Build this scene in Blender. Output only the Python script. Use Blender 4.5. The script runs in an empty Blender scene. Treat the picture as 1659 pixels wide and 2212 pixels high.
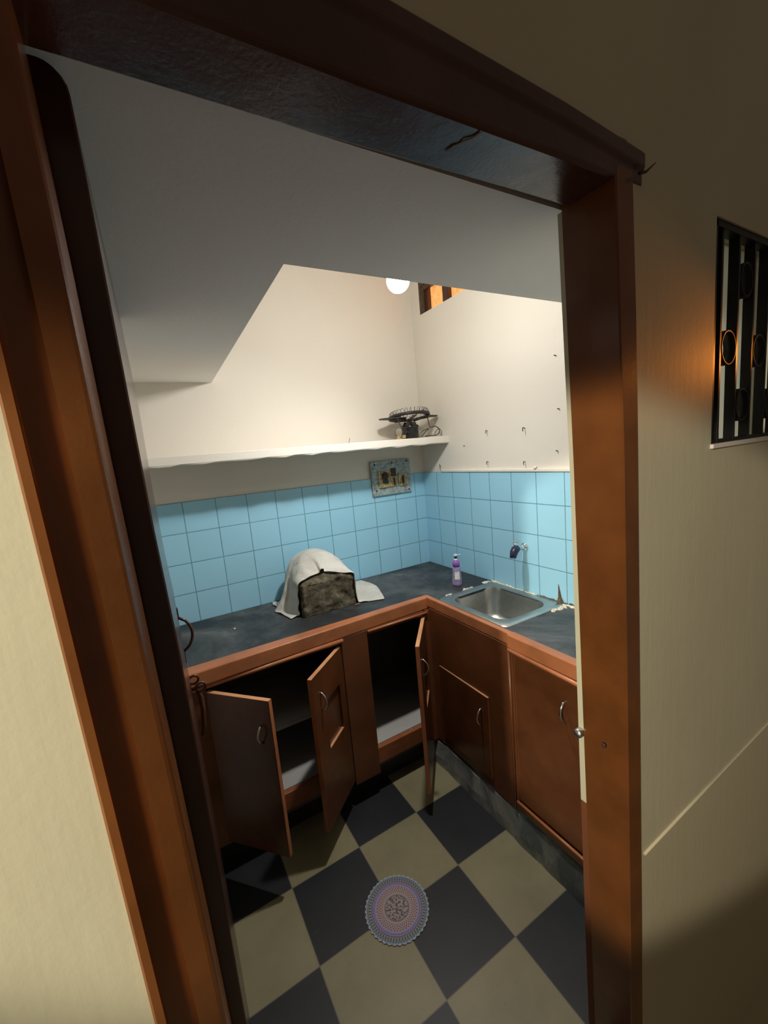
import bpy, bmesh, math, random
import numpy as np
from mathutils import Vector, Matrix
random.seed(7)
sc = bpy.context.scene
COL = sc.collection
R = math.radians

# ------------------------------------------------------------------ camera
cam = bpy.data.cameras.new('camera'); camo = bpy.data.objects.new('camera', cam); COL.objects.link(camo)
cam.sensor_fit = 'HORIZONTAL'; cam.sensor_width = 36.0; cam.lens = 886.117 * 36.0 / 1659.0
cam.clip_start = 0.02; cam.clip_end = 60
Rm = [[0.8608842858273588, -0.5010180776199591, -0.08865174737995363],
      [-0.1493735943873691, -0.08231339165603334, -0.9853486869397444],
      [0.48638027891282376, 0.8615134308019122, -0.14570117649697512]]
CAM = Vector((-1.5601153, -2.1949918, 1.6837828))
m = Matrix.Identity(4)
for i in range(3):
    m[i][0] = Rm[0][i]; m[i][1] = -Rm[1][i]; m[i][2] = -Rm[2][i]; m[i][3] = CAM[i]
camo.matrix_world = m
sc.camera = camo

# ------------------------------------------------------------------ light, world, exposure
EXPOSURE = 0.0
BULB = 242.0            # emission of the bulb in the kitchen
DOWN = 47.0             # the downward part of that lamp's light
HALL_LEFT = 34.0       # unseen fill spot, added to brighten the wall left of the door frame
HALL_SPOT = 345.0       # white spot lamp in the hall, left of the camera
WARM_SPOT = 5.5         # warm lamp beside the grille window
NEXT_ROOM = 9.0         # lamp of the room behind the grille
WORLD = 0.088
sc.view_settings.view_transform = 'Standard'
try: sc.view_settings.look = 'None'
except Exception: pass
sc.view_settings.gamma = 1.0; sc.view_settings.use_curve_mapping = False
sc.view_settings.exposure = EXPOSURE
w = bpy.data.worlds.new('world'); sc.world = w; w.use_nodes = True
bg = w.node_tree.nodes['Background']; bg.inputs[0].default_value = (1.0, .76, .56, 1); bg.inputs[1].default_value = WORLD

def lamp(name, kind, loc, power, color, target=None, **kw):
    l = bpy.data.lights.new(name, kind); l.energy = power; l.color = color
    for k, v in kw.items(): setattr(l, k, v)
    o = bpy.data.objects.new(name, l); COL.objects.link(o); o.location = loc
    if target is not None:
        o.rotation_euler = (Vector(target) - Vector(loc)).to_track_quat('-Z', 'Y').to_euler()
    return o
lamp('hall_spot_lamp', 'SPOT', (-3.5, -2.80, 2.24), HALL_SPOT, (1.0, .89, .72), (-0.70, -1.64, 1.13),
     spot_size=R(23.5), spot_blend=.22, shadow_soft_size=.05)
lamp('hall_left_fill', 'SPOT', (-3.4, -2.75, 2.12), HALL_LEFT, (.85, 1.0, .80), (-2.05, -1.72, 1.46),
     spot_size=R(31), spot_blend=.3, shadow_soft_size=.05)
lamp('hall_warm_lamp', 'SPOT', (0.10, -1.84, 1.88), WARM_SPOT, (1.0, .29, .035), (-0.62, -1.72, 1.85),
     spot_size=R(44), spot_blend=.9, shadow_soft_size=.03)
lamp('next_room_lamp', 'POINT', (0.30, -1.0, 1.38), NEXT_ROOM, (1.0, .97, .85), shadow_soft_size=.06)

# ------------------------------------------------------------------ materials
def new_mat(name):
    m = bpy.data.materials.new(name); m.use_nodes = True
    nt = m.node_tree; return m, nt, nt.nodes['Principled BSDF']
class NT:
    def __init__(s, nt): s.nt = nt
    def n(s, t, **kw):
        nd = s.nt.nodes.new(t)
        for k, v in kw.items(): setattr(nd, k, v)
        return nd
    def l(s, a, b): s.nt.links.new(a, b)
    def put(s, sock, v):
        if isinstance(v, bpy.types.NodeSocket): s.l(v, sock)
        else: sock.default_value = v
    def math(s, op, a, b=0.0, c=None):
        nd = s.n('ShaderNodeMath', operation=op); s.put(nd.inputs[0], a); s.put(nd.inputs[1], b)
        if c is not None: s.put(nd.inputs[2], c)
        return nd.outputs[0]
    def mix(s, f, a, b):
        nd = s.n('ShaderNodeMix', data_type='RGBA'); s.put(nd.inputs[0], f); s.put(nd.inputs[6], a); s.put(nd.inputs[7], b)
        return nd.outputs[2]
    def noise(s, scale, detail=4, rough=.55, vec=None, dist=0):
        nd = s.n('ShaderNodeTexNoise'); nd.inputs['Scale'].default_value = scale; nd.inputs['Detail'].default_value = detail
        nd.inputs['Roughness'].default_value = rough; nd.inputs['Distortion'].default_value = dist
        s.l(vec if vec is not None else s.pos(), nd.inputs['Vector']); return nd.outputs[0]
    def pos(s):
        if not hasattr(s, '_p'): s._p = s.n('ShaderNodeNewGeometry').outputs['Position']
        return s._p
    def xyz(s):
        if not hasattr(s, '_x'):
            nd = s.n('ShaderNodeSeparateXYZ'); s.l(s.pos(), nd.inputs[0]); s._x = nd.outputs
        return s._x
    def ramp(s, f, stops):
        nd = s.n('ShaderNodeValToRGB'); e = nd.color_ramp.elements
        while len(e) < len(stops): e.new(.5)
        for k, (p, c) in enumerate(stops): e[k].position = p; e[k].color = c if len(c) == 4 else (*c, 1)
        s.l(f, nd.inputs[0]); return nd.outputs[0]
    def bump(s, h, strength=.2, dist=.01):
        nd = s.n('ShaderNodeBump'); nd.inputs['Strength'].default_value = strength; nd.inputs['Distance'].default_value = dist
        s.l(h, nd.inputs['Height']); return nd.outputs[0]
def c4(c): return (*c, 1)
def plain(name, col, rough=.5, metal=0, var=.12, scale=18, bump=0, bscale=60, spec=.5, **kw):
    m, nt, b = new_mat(name); t = NT(nt)
    f = t.noise(scale)
    lo = tuple(x * (1 - var) for x in col); hi = tuple(min(1, x * (1 + var)) for x in col)
    t.l(t.ramp(f, [(.3, lo), (.7, hi)]), b.inputs['Base Color'])
    b.inputs['Roughness'].default_value = rough; b.inputs['Metallic'].default_value = metal
    b.inputs['Specular IOR Level'].default_value = spec
    if bump: t.l(t.bump(t.noise(bscale, 5), bump, .004), b.inputs['Normal'])
    for k, v in kw.items(): b.inputs[k].default_value = v
    return m
def plaster(name, col, col2, rough=.75, bump=.12, dado=None, dadocol=None, streak=0):
    m, nt, b = new_mat(name); t = NT(nt)
    base = t.ramp(t.noise(2.2, 5), [(.32, col2), (.68, col)])
    if dado is not None:
        f = t.math('LESS_THAN', t.xyz()[2], dado); base = t.mix(f, base, c4(dadocol))
    t.l(base, b.inputs['Base Color']); b.inputs['Roughness'].default_value = rough
    h = t.math('ADD', t.noise(9, 6, .6), t.math('MULTIPLY', t.noise(90, 3), .25))
    if streak:
        mp = t.n('ShaderNodeMapping'); mp.inputs['Scale'].default_value = (30, 30, 2.5); t.l(t.pos(), mp.inputs[0])
        h = t.math('ADD', h, t.math('MULTIPLY', t.noise(1.5, 3, vec=mp.outputs[0]), streak))
    t.l(t.bump(h, bump, .01), b.inputs['Normal']); return m
def paint(name, col, rough=.28, var=.25, bump=.10, worn=None):
    m, nt, b = new_mat(name); t = NT(nt)
    base = t.ramp(t.noise(6, 5), [(.3, tuple(x * (1 - var) for x in col)), (.7, tuple(x * (1 + var) for x in col))])
    if worn:
        base = t.mix(t.ramp(t.noise(26, 6, .7), [(.60, (0, 0, 0)), (.66, (1, 1, 1))]), base, c4(worn))
    t.l(base, b.inputs['Base Color']); b.inputs['Roughness'].default_value = rough
    h = t.math('ADD', t.noise(14, 5), t.math('MULTIPLY', t.noise(160, 3), .2))
    t.l(t.bump(h, bump, .006), b.inputs['Normal']); return m

M = {}
M['wall'] = plaster('cream_wall_paint', (.76, .72, .635), (.73, .69, .605))
M['soffit'] = plaster('loft_plaster', (.82, .805, .785), (.79, .775, .755))
M['hall'] = plaster('hall_wall_paint', (.59, .55, .385), (.54, .50, .35), rough=.6, bump=.09, dado=.672, dadocol=(.54, .49, .33), streak=.5)
M['hall_rev'] = plaster('reveal_paint', (.62, .60, .42), (.57, .55, .39), dado=.755, dadocol=(.17, .055, .018))
M['white'] = plaster('white_shelf_paint', (.78, .74, .66), (.72, .68, .60), bump=.08)
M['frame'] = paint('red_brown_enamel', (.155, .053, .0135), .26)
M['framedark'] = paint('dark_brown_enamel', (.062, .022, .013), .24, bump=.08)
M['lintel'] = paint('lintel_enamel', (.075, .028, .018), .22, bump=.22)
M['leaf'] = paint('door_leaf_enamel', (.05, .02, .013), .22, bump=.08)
M['wood'] = paint('cabinet_enamel', (.14, .047, .017), .30)
M['door'] = paint('cabinet_door_enamel', (.105, .036, .0125), .25)
M['rail'] = paint('worn_rail_enamel', (.26, .085, .03), .45, worn=(.30, .25, .19))
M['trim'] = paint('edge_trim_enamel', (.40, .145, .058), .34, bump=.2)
M['edge'] = paint('worn_lit_door_edge', (.56, .27, .125), .5, bump=.2)  # worn wood, made paler still: light from above is put into this colour
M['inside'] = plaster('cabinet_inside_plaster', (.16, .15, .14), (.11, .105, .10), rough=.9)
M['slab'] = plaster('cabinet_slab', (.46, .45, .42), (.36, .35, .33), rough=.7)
M['steel'] = plain('brushed_steel', (.50, .49, .46), .36, 1.0, .08, 40)
M['chrome'] = plain('chrome', (.75, .74, .72), .14, 1.0, .04)
M['darkmetal'] = plain('dark_metal', (.045, .042, .04), .42, .6, .3, 40)
M['black'] = plain('black_gloss', (.012, .012, .012), .22, 0, .3)
M['wire'] = plain('black_wire', (.02, .018, .017), .5)
M['iron'] = plain('black_iron_paint', (.008, .007, .007), .45, 0, .3, 30, spec=.25)
M['brownmetal'] = plain('painted_latch_metal', (.10, .042, .028), .28, .2, .2)
M['navy'] = plain('navy_plastic', (.018, .018, .06), .35, 0, .3)
M['ltblue'] = plain('pale_blue_plastic', (.42, .50, .72), .35)
M['purple'] = plain('purple_plastic', (.25, .08, .40), .3)
M['lilac'] = plain('lilac_bottle', (.42, .34, .58), .22, 0, .2, 60, **{'Transmission Weight': .35})
M['label'] = plain('bottle_label', (.62, .66, .58), .5, 0, .25, 120)
M['whiteplastic'] = plain('white_plastic', (.75, .74, .72), .4)
M['cement'] = plain('cement_smear', (.66, .62, .50), .9, 0, .35, 60, .6, 200)
M['dirt'] = plain('brown_debris', (.10, .075, .045), .95, 0, .5, 90, .6, 200)
M['chip'] = plain('chipped_paint', (.30, .29, .27), .7, 0, .3, 90)
M['bulbend'] = plain('lamp_holder', (.70, .69, .66), .45)

def tiles_mat():
    m, nt, b = new_mat('blue_wall_tile'); t = NT(nt); x, y, z = t.xyz()
    # horizontal coordinate: distance along the wall from the corner
    s = t.math('ADD', t.math('MULTIPLY', t.math('GREATER_THAN', y, -0.012), t.math('ADD', x, 0.0817)),
               t.math('MULTIPLY', t.math('LESS_THAN', y, -0.012), t.math('ADD', y, 0.1483)))
    def edge(v):
        fr = t.math('FRACT', t.math('DIVIDE', t.math('ADD', v, 30.0), .15))
        return t.math('ABSOLUTE', t.math('SUBTRACT', fr, .5))
    e = t.math('MAXIMUM', edge(s), edge(t.math('SUBTRACT', z, 1.5284)))
    e = t.math('ADD', e, t.math('MULTIPLY', t.math('SUBTRACT', t.noise(60, 3), .5), .008))
    g = t.ramp(e, [(.484, (0, 0, 0)), (.492, (1, 1, 1))])
    cell = t.n('ShaderNodeTexWhiteNoise', noise_dimensions='2D')
    cv = t.n('ShaderNodeCombineXYZ')
    t.l(t.math('FLOOR', t.math('DIVIDE', t.math('ADD', s, 30), .15)), cv.inputs[0]); t.l(t.math('FLOOR', t.math('DIVIDE', t.math('SUBTRACT', z, 1.5284), .15)), cv.inputs[1])
    t.l(cv.outputs[0], cell.inputs['Vector'])
    base = t.mix(cell.outputs['Value'], (.32, .64, .82, 1), (.335, .66, .84, 1))
    base = t.mix(t.math('MULTIPLY', t.noise(7, 4), .25), base, (.33, .57, .68, 1))
    t.l(t.mix(g, base, (.11, .27, .33, 1)), b.inputs['Base Color'])
    b.inputs['Roughness'].default_value = .38
    t.l(t.bump(t.math('SUBTRACT', t.math('MULTIPLY', t.noise(30, 3), .05), g), .35, .003), b.inputs['Normal'])
    return m
M['tile'] = tiles_mat()
def floor_mat():
    m, nt, b = new_mat('checker_floor_tile'); t = NT(nt); x, y, z = t.xyz()
    fx = t.math('DIVIDE', t.math('ADD', x, .7038 + 30), .3); fy = t.math('DIVIDE', t.math('ADD', y, .7271 + 30), .3)
    par = t.math('MODULO', t.math('ADD', t.math('FLOOR', fx), t.math('FLOOR', fy)), 2.0)
    odd = t.math('GREATER_THAN', t.math('ABSOLUTE', par), .5)
    ed = t.math('MAXIMUM', t.math('ABSOLUTE', t.math('SUBTRACT', t.math('FRACT', fx), .5)), t.math('ABSOLUTE', t.math('SUBTRACT', t.math('FRACT', fy), .5)))
    g = t.ramp(ed, [(.4935, (0, 0, 0)), (.497, (1, 1, 1))])
    n1 = t.noise(5, 6, .6); n2 = t.noise(45, 5, .65)
    cream = t.ramp(n1, [(.3, (.20, .178, .098)), (.7, (.262, .234, .133))])
    cream = t.mix(t.ramp(n2, [(.62, (0, 0, 0)), (.78, (.6, .6, .6))]), cream, (.15, .125, .07, 1))
    blk = t.ramp(n1, [(.35, (.009, .0105, .0125)), (.75, (.017, .019, .022))])
    blk = t.mix(t.ramp(n2, [(.60, (0, 0, 0)), (.8, (.35, .35, .35))]), blk, (.07, .07, .07, 1))
    base = t.mix(odd, cream, blk)
    t.l(t.mix(g, base, (.14, .12, .08, 1)), b.inputs['Base Color'])
    b.inputs['Roughness'].default_value = .5
    t.l(t.bump(n2, .08, .004), b.inputs['Normal']); return m
M['floor'] = floor_mat()
def granite(name, dusty=.5, lo=(.018, .020, .022), hi=(.22, .22, .215)):
    m, nt, b = new_mat(name); t = NT(nt)
    a = t.noise(3.2, 8, .68, dist=.6); fine = t.noise(120, 3)
    base = t.ramp(a, [(.42, lo), (.60, tuple(l + (h - l) * .28 for l, h in zip(lo, hi))), (.78, hi)])
    base = t.mix(t.math('MULTIPLY', t.ramp(fine, [(.55, (0, 0, 0)), (.75, (1, 1, 1))]), .16 * dusty * 2), base, (.2, .2, .2, 1))
    t.l(base, b.inputs['Base Color']); b.inputs['Roughness'].default_value = .5
    t.l(t.bump(fine, .08, .002), b.inputs['Normal']); return m
M['granite'] = granite('dusty_black_granite')
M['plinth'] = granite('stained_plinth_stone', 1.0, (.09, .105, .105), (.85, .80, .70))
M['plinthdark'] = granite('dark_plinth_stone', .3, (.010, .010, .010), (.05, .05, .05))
def stone_mat():
    m, nt, b = new_mat('mossy_rough_stone'); t = NT(nt)
    a = t.noise(26, 8, .7); c = t.noise(7, 4)
    base = t.ramp(a, [(.33, (.030, .024, .015)), (.52, (.12, .10, .062)), (.68, (.28, .25, .18))])
    base = t.mix(t.math('MULTIPLY', c, .5), base, (.10, .085, .045, 1))
    t.l(base, b.inputs['Base Color']); b.inputs['Roughness'].default_value = .9
    t.l(t.bump(t.noise(38, 8, .7), .9, .02), b.inputs['Normal']); return m
M['stone'] = stone_mat()
def cloth_mat():
    m, nt, b = new_mat('white_cotton'); t = NT(nt)
    t.l(t.ramp(t.noise(10, 5), [(.35, (.46, .45, .40)), (.65, (.56, .55, .50))]), b.inputs['Base Color'])
    b.inputs['Roughness'].default_value = .9
    t.l(t.bump(t.noise(28, 5, .6), .45, .012), b.inputs['Normal']); return m
M['cloth'] = cloth_mat()
def plate_mat():
    m, nt, b = new_mat('worn_blue_grey_plate'); t = NT(nt)
    base = t.ramp(t.noise(40, 6, .7), [(.36, (.15, .17, .155)), (.5, (.29, .37, .365)), (.64, (.46, .53, .53))])
    t.l(base, b.inputs['Base Color']); b.inputs['Roughness'].default_value = .6; return m
M['plate'] = plate_mat()
def bake_mat():
    m, nt, b = new_mat('yellowed_bakelite'); t = NT(nt)
    base = t.ramp(t.noise(70, 6, .7), [(.38, (.10, .05, .015)), (.48, (.38, .29, .11)), (.64, (.58, .50, .25))])
    t.l(base, b.inputs['Base Color']); b.inputs['Roughness'].default_value = .5; return m
M['bakelite'] = bake_mat()
M['rust'] = plain('dark_rust', (.05, .025, .02), .7, 0, .5, 80)
MATC = (-0.9955, -1.0235)
def mat_mat():
    m, nt, b = new_mat('round_mat_pattern'); t = NT(nt); x, y, z = t.xyz()
    dx = t.math('SUBTRACT', x, MATC[0]); dy = t.math('SUBTRACT', y, MATC[1])
    r = t.math('SQRT', t.math('ADD', t.math('MULTIPLY', dx, dx), t.math('MULTIPLY', dy, dy)))
    r = t.math('DIVIDE', r, .118); a = t.math('ARCTAN2', dy, dx)
    base = t.ramp(r, [(.0, (.34, .29, .26)), (.36, (.30, .25, .24)), (.375, (.07, .05, .06)), (.40, (.34, .27, .27)), (.44, (.36, .27, .26)),
                      (.66, (.33, .24, .26)), (.69, (.25, .25, .44)), (.735, (.15, .15, .32)), (.76, (.30, .29, .48)), (.79, (.11, .03, .05)),
                      (.815, (.26, .24, .24)), (.88, (.20, .23, .22)), (.92, (.12, .16, .20)), (.95, (.22, .26, .34)), (1.0, (.38, .39, .44))])
    base.node.color_ramp.interpolation = 'LINEAR'
    def band(lo, hi): return t.math('MULTIPLY', t.math('GREATER_THAN', r, lo), t.math('LESS_THAN', r, hi))
    def petals(n, ph=0): return t.math('GREATER_THAN', t.math('SINE', t.math('ADD', t.math('MULTIPLY', a, n), ph)), .25)
    zig = t.math('GREATER_THAN', t.math('SINE', t.math('ADD', t.math('MULTIPLY', a, 44.0), t.math('MULTIPLY', r, 60.0))), .2)
    zig2 = t.math('GREATER_THAN', t.math('SINE', t.math('SUBTRACT', t.math('MULTIPLY', a, 44.0), t.math('MULTIPLY', r, 60.0))), .2)
    f1 = t.math('MULTIPLY', band(.44, .66), t.math('MULTIPLY', zig, zig2)); base = t.mix(f1, base, (.075, .035, .035, 1))
    f2 = t.math('MULTIPLY', band(.82, .89), petals(64)); base = t.mix(f2, base, (.05, .06, .055, 1))
    f3 = t.math('MULTIPLY', band(.69, .77), petals(80)); base = t.mix(t.math('MULTIPLY', f3, .6), base, (.10, .09, .22, 1))
    f4 = t.math('MULTIPLY', band(.90, .97), t.math('MULTIPLY', petals(72), .7)); base = t.mix(f4, base, (.06, .11, .11, 1))
    f5 = t.math('MULTIPLY', band(.0, .36), t.ramp(t.noise(160, 3), [(.5, (0, 0, 0)), (.56, (1, 1, 1))])); base = t.mix(f5, base, (.09, .06, .075, 1))
    t.l(base, b.inputs['Base Color']); b.inputs['Roughness'].default_value = .7
    return m
M['mat'] = mat_mat()
def emit(name, col, s, noise=None):
    m, nt, b = new_mat(name); t = NT(nt)
    if noise:
        cc = t.ramp(t.noise(noise, 5, .7), [(.36, tuple(x * .55 for x in col)), (.55, col)]); t.l(cc, b.inputs['Emission Color'])
    else: b.inputs['Emission Color'].default_value = c4(col)
    b.inputs['Base Color'].default_value = c4(tuple(x * .5 for x in col)); b.inputs['Emission Strength'].default_value = s
    return m
M['bulb'] = emit('lit_bulb', (1.0, .975, .94), BULB)
M['orange_pane'] = emit('lit_orange_glass', (1.0, .42, .13), 1.0, 34)
def pane_mat():
    m, nt, b = new_mat('frosted_pane'); t = NT(nt)
    b.inputs['Base Color'].default_value = (.8, .8, .72, 1); b.inputs['Roughness'].default_value = .6
    tr = t.n('ShaderNodeBsdfTranslucent'); tr.inputs[0].default_value = (.85, .85, .76, 1)
    mx = t.n('ShaderNodeMixShader'); mx.inputs[0].default_value = .7
    t.l(b.outputs[0], mx.inputs[1]); t.l(tr.outputs[0], mx.inputs[2]); t.l(mx.outputs[0], nt.nodes['Material Output'].inputs[0])
    return m
M['pane'] = pane_mat()

# ------------------------------------------------------------------ mesh helpers
class MB:
    def __init__(s): s.bm = bmesh.new()
    def face(s, vs, smooth=False):
        try: f = s.bm.faces.new(vs); f.smooth = smooth; return f
        except ValueError: return None
    def hexa(s, p, smooth=False):   # p: 8 points, bottom ring then top ring
        v = [s.bm.verts.new(q) for q in p]
        for q in ((3, 2, 1, 0), (4, 5, 6, 7), (0, 1, 5, 4), (1, 2, 6, 5), (2, 3, 7, 6), (3, 0, 4, 7)): s.face([v[i] for i in q])
        return s
    def box(s, x0, x1, y0, y1, z0, z1):
        return s.hexa([(x0, y0, z0), (x1, y0, z0), (x1, y1, z0), (x0, y1, z0), (x0, y0, z1), (x1, y0, z1), (x1, y1, z1), (x0, y1, z1)])
    def loft(s, rings, cap=True, closed=True, smooth=False):
        vr = [[s.bm.verts.new(q) for q in r] for r in rings]; n = len(vr[0])
        for a, b in zip(vr[:-1], vr[1:]):
            for i in range(n if closed else n - 1):
                j = (i + 1) % n; s.face([a[i], a[j], b[j], b[i]], smooth)
        if cap: s.face(vr[0][::-1]); s.face(vr[-1])
        return s
    def tube(s, pts, r, n=8, closed=False, smooth=True):
        pts = [Vector(p) for p in pts]; k = len(pts); rings = []
        up = None
        for i, p in enumerate(pts):
            a = pts[(i - 1) % k] if closed or i else p; b = pts[(i + 1) % k] if closed or i < k - 1 else p
            t = (b - a).normalized()
            if up is None: up = t.orthogonal().normalized()
            u = (up - t * up.dot(t)); u = u.normalized() if u.length > 1e-6 else t.orthogonal().normalized(); up = u
            v = t.cross(u); rr = r[i] if isinstance(r, (list, tuple)) else r
            rings.append([p + (u * math.cos(2 * math.pi * j / n) + v * math.sin(2 * math.pi * j / n)) * rr for j in range(n)])
        if closed: rings.append(rings[0])
        if closed:
            vr = [[s.bm.verts.new(q) for q in rg] for rg in rings[:-1]]
            for i in range(k):
                a, b = vr[i], vr[(i + 1) % k]
                for j in range(n): s.face([a[j], a[(j + 1) % n], b[(j + 1) % n], b[j]], smooth)
        else: s.loft(rings, True, True, smooth)
        return s
    def lathe(s, prof, c, axis='z', n=28, smooth=True):
        c = Vector(c); A = {'z': (Vector((1, 0, 0)), Vector((0, 1, 0)), Vector((0, 0, 1))), 'x': (Vector((0, 1, 0)), Vector((0, 0, 1)), Vector((1, 0, 0))),
                            'y': (Vector((0, 0, 1)), Vector((1, 0, 0)), Vector((0, 1, 0)))}[axis]
        rings = [[c + A[0] * r * math.cos(2 * math.pi * j / n) + A[1] * r * math.sin(2 * math.pi * j / n) + A[2] * h for j in range(n)] for r, h in prof]
        return s.loft(rings, True, True, smooth)
    def poly(s, pts, d):            # flat polygon extruded by vector d
        d = Vector(d); return s.loft([[Vector(p) for p in pts], [Vector(p) + d for p in pts]])
    def blob(s, c, r, seed=0, amp=.3, sub=2):
        rnd = random.Random(seed); q = bmesh.ops.create_icosphere(s.bm, subdivisions=sub, radius=1)
        for v in q['verts']:
            f = 1 + rnd.uniform(-amp, amp); v.co = Vector((v.co.x * r[0] * f + c[0], v.co.y * r[1] * f + c[1], v.co.z * r[2] * f + c[2]))
        return s
    def build(s, name, mat, parent=None, base=None, bevel=0, seg=2, solid=0, sub=0):
        bmesh.ops.recalc_face_normals(s.bm, faces=s.bm.faces)
        me = bpy.data.meshes.new(name)
        org = Vector((0, 0, 0))
        if parent is not None: org = parent['_w'] if '_w' in parent else Vector((0, 0, 0)); org = Vector(org)
        elif base is not None: org = Vector(base)
        for v in s.bm.verts: v.co -= org
        s.bm.to_mesh(me); s.bm.free(); me.materials.append(mat)
        o = bpy.data.objects.new(name, me); COL.objects.link(o)
        if parent is not None: o.parent = parent
        else: o.location = org
        o['_w'] = tuple(org)
        if bevel:
            b = o.modifiers.new('bevel', 'BEVEL'); b.width = bevel; b.segments = seg; b.limit_method = 'ANGLE'; b.angle_limit = R(35)
        if solid:
            b = o.modifiers.new('solid', 'SOLIDIFY'); b.thickness = solid; b.offset = 0
        if sub:
            b = o.modifiers.new('sub', 'SUBSURF'); b.levels = sub; b.render_levels = sub
        return o
def empty(name, loc):
    o = bpy.data.objects.new(name, None); COL.objects.link(o); o.location = loc; o['_w'] = tuple(loc); o.empty_display_size = .05; return o
def tag(o, label, cat, group=None):
    o['label'] = label; o['category'] = cat
    if group: o['group'] = group
    return o
def struct(o): o['kind'] = 'structure'; return o
def thing(name, loc, label, cat, group=None): return tag(empty(name, loc), label, cat, group)
def lerp(tbl, z):
    if z <= tbl[0][0]: return tbl[0][1]
    for (a, va), (b, vb) in zip(tbl[:-1], tbl[1:]):
        if z <= b: return va + (vb - va) * (z - a) / (b - a)
    return tbl[-1][1]

# ------------------------------------------------------------------ the room
XL = -1.78          # kitchen's left wall
YF0, YF1 = -1.72, -1.60      # wall with the doorway: hall face, kitchen face
HC = 3.0            # ceiling
struct(MB().box(XL - .1, .12, -1.712, .1, -.12, 0).build('floor', M['floor']))
struct(MB().box(-4.2, 1.6, -4.2, -1.72, -.57, -.45).build('floor_hall', M['hall']))
struct(MB().box(XL - .1, .12, -1.60, .1, HC, HC + .1).build('ceiling', M['wall']))
struct(MB().box(XL - .1, .12, 0, .1, 0, HC).build('wall_back', M['wall']))
struct(MB().box(XL - .1, XL, YF1, 0, 0, HC).build('wall_left', M['wall']))
# right wall with the opening of the high window
wy0, wy1, wz0, wz1 = -.95, -.085, 2.47, 2.95
b = MB().box(0, .12, YF1, 0, 0, wz0).box(0, .12, YF1, wy0, wz0, HC).box(0, .12, wy1, 0, wz0, HC).box(0, .12, wy0, wy1, wz1, HC)
struct(b.build('wall_right', M['wall']))
# wall with the doorway and the grille opening (hall side)
RIN = [(0, -.708), (.364, -.716), (1.619, -.738), (2.134, -.759), (2.25, -.763)]     # right jamb, inner edge by height
ROUT = [(0, -.657), (.151, -.659), (1.868, -.690), (2.149, -.704), (2.25, -.707)]
LIN = [(0, -1.556), (1.165, -1.578), (1.632, -1.591), (1.879, -1.595), (2.25, -1.604)]
LOUT = [(-.7, -1.60), (1.076, -1.642), (1.756, -1.658), (2.3, -1.668)]
gx0, gx1, gz0, gz1 = -.365, .62, 1.627, 2.141
b = MB()
zs = [-.6, 0, .364, .755, 1.2, 1.619, 2.134, 2.2]
def ring_r(z):
    x = lerp(ROUT, z) - .015
    return [(x, YF0, z), (gx0, YF0, z), (gx0, YF1, z), (x, YF1, z)]
b.loft([ring_r(z) for z in zs])
b.box(gx0, 1.6, YF0, YF1, -.6, gz0).box(gx1, 1.6, YF0, YF1, gz0, gz1).box(gx0, 1.6, YF0, YF1, gz1, HC + .1)
b.box(-4.2, gx0, YF0, YF1, 2.2, HC + .1)
def ring_l(z):
    x = lerp(LOUT, z) + .012
    return [(-4.2, YF0, z), (x, YF0, z), (x, YF1, z), (-4.2, YF1, z)]
b.loft([ring_l(z) for z in (-.6, 0, 1.076, 1.756, 2.2)])
wf = struct(b.build('wall_front', M['hall']))
wf.data.materials.append(M['wall'])          # the kitchen side has the kitchen's own paint
for p in wf.data.polygons:
    if p.normal.y > .9: p.material_index = 1
# plaster reveal of the doorway behind the right jamb
b = MB()
def ring_s(z):
    x = lerp(RIN, z) + .004; y = -1.622 + .010 * min(1, max(0, z / 1.6))
    return [(x, y - .02, z), (x + .035, y - .02, z), (x + .035, YF1 + .001, z), (x, YF1 + .001, z)]
b.loft([ring_s(z) for z in (0, .364, .755, 1.619, 2.13)])
struct(b.build('trim_reveal', M['hall_rev']))
# thin dado ridge along the hall wall
struct(MB().tube([(-.655, -1.722, .664), (-.3, -1.722, .676), (.1, -1.722, .690), (.8, -1.722, .70)], .0035, 6).build('trim_dado', M['hall']))
# room behind the grille
b = MB().box(.12, 1.5, -.6, -.55, .8, 2.6).box(1.45, 1.5, -1.6, -.6, .8, 2.6).box(.12, 1.5, -1.6, -.55, 2.55, 2.6).box(.12, 1.5, -1.6, -.55, .75, .8)
struct(b.build('wall_beyond', M['white']))
# wall tiles: two faces, four courses
b = MB().box(XL, -.006, -.008, 0, .90, 1.5284)
struct(b.build('trim_1', M['tile']))
struct(MB().box(-.008, 0, YF1, -.000, .90, 1.5284).build('trim_2', M['tile']))
struct(MB().box(-.014, 0, YF1, -.20, 1.5284, 1.5445).build('trim_3', M['white'], bevel=.004))
# concrete loft, L-shaped, 2.1 m up: its underside is what the doorway shows
zl = lambda y: 2.089 + .0300 * abs(y)
b = MB()
xa, yb = -1.217, -1.226
for (x0, x1, y0, y1) in ((XL, xa, -1.60, 0), (xa, 0, -1.60, yb)):
    b.hexa([(x0, y0, zl(y0)), (x1, y0, zl(y0) + (.008 if x1 > -.5 else 0)), (x1, y1, zl(y1) + (.010 if x1 > -.5 else 0)), (x0, y1, zl(y1)),
            (x0, y0, zl(y0) + .09), (x1, y0, zl(y0) + .09), (x1, y1, zl(y1) + .09), (x0, y1, zl(y1) + .09)])
bmesh.ops.remove_doubles(b.bm, verts=b.bm.verts, dist=1e-4)
struct(b.build('ceiling_loft', M['soffit']))

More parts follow.
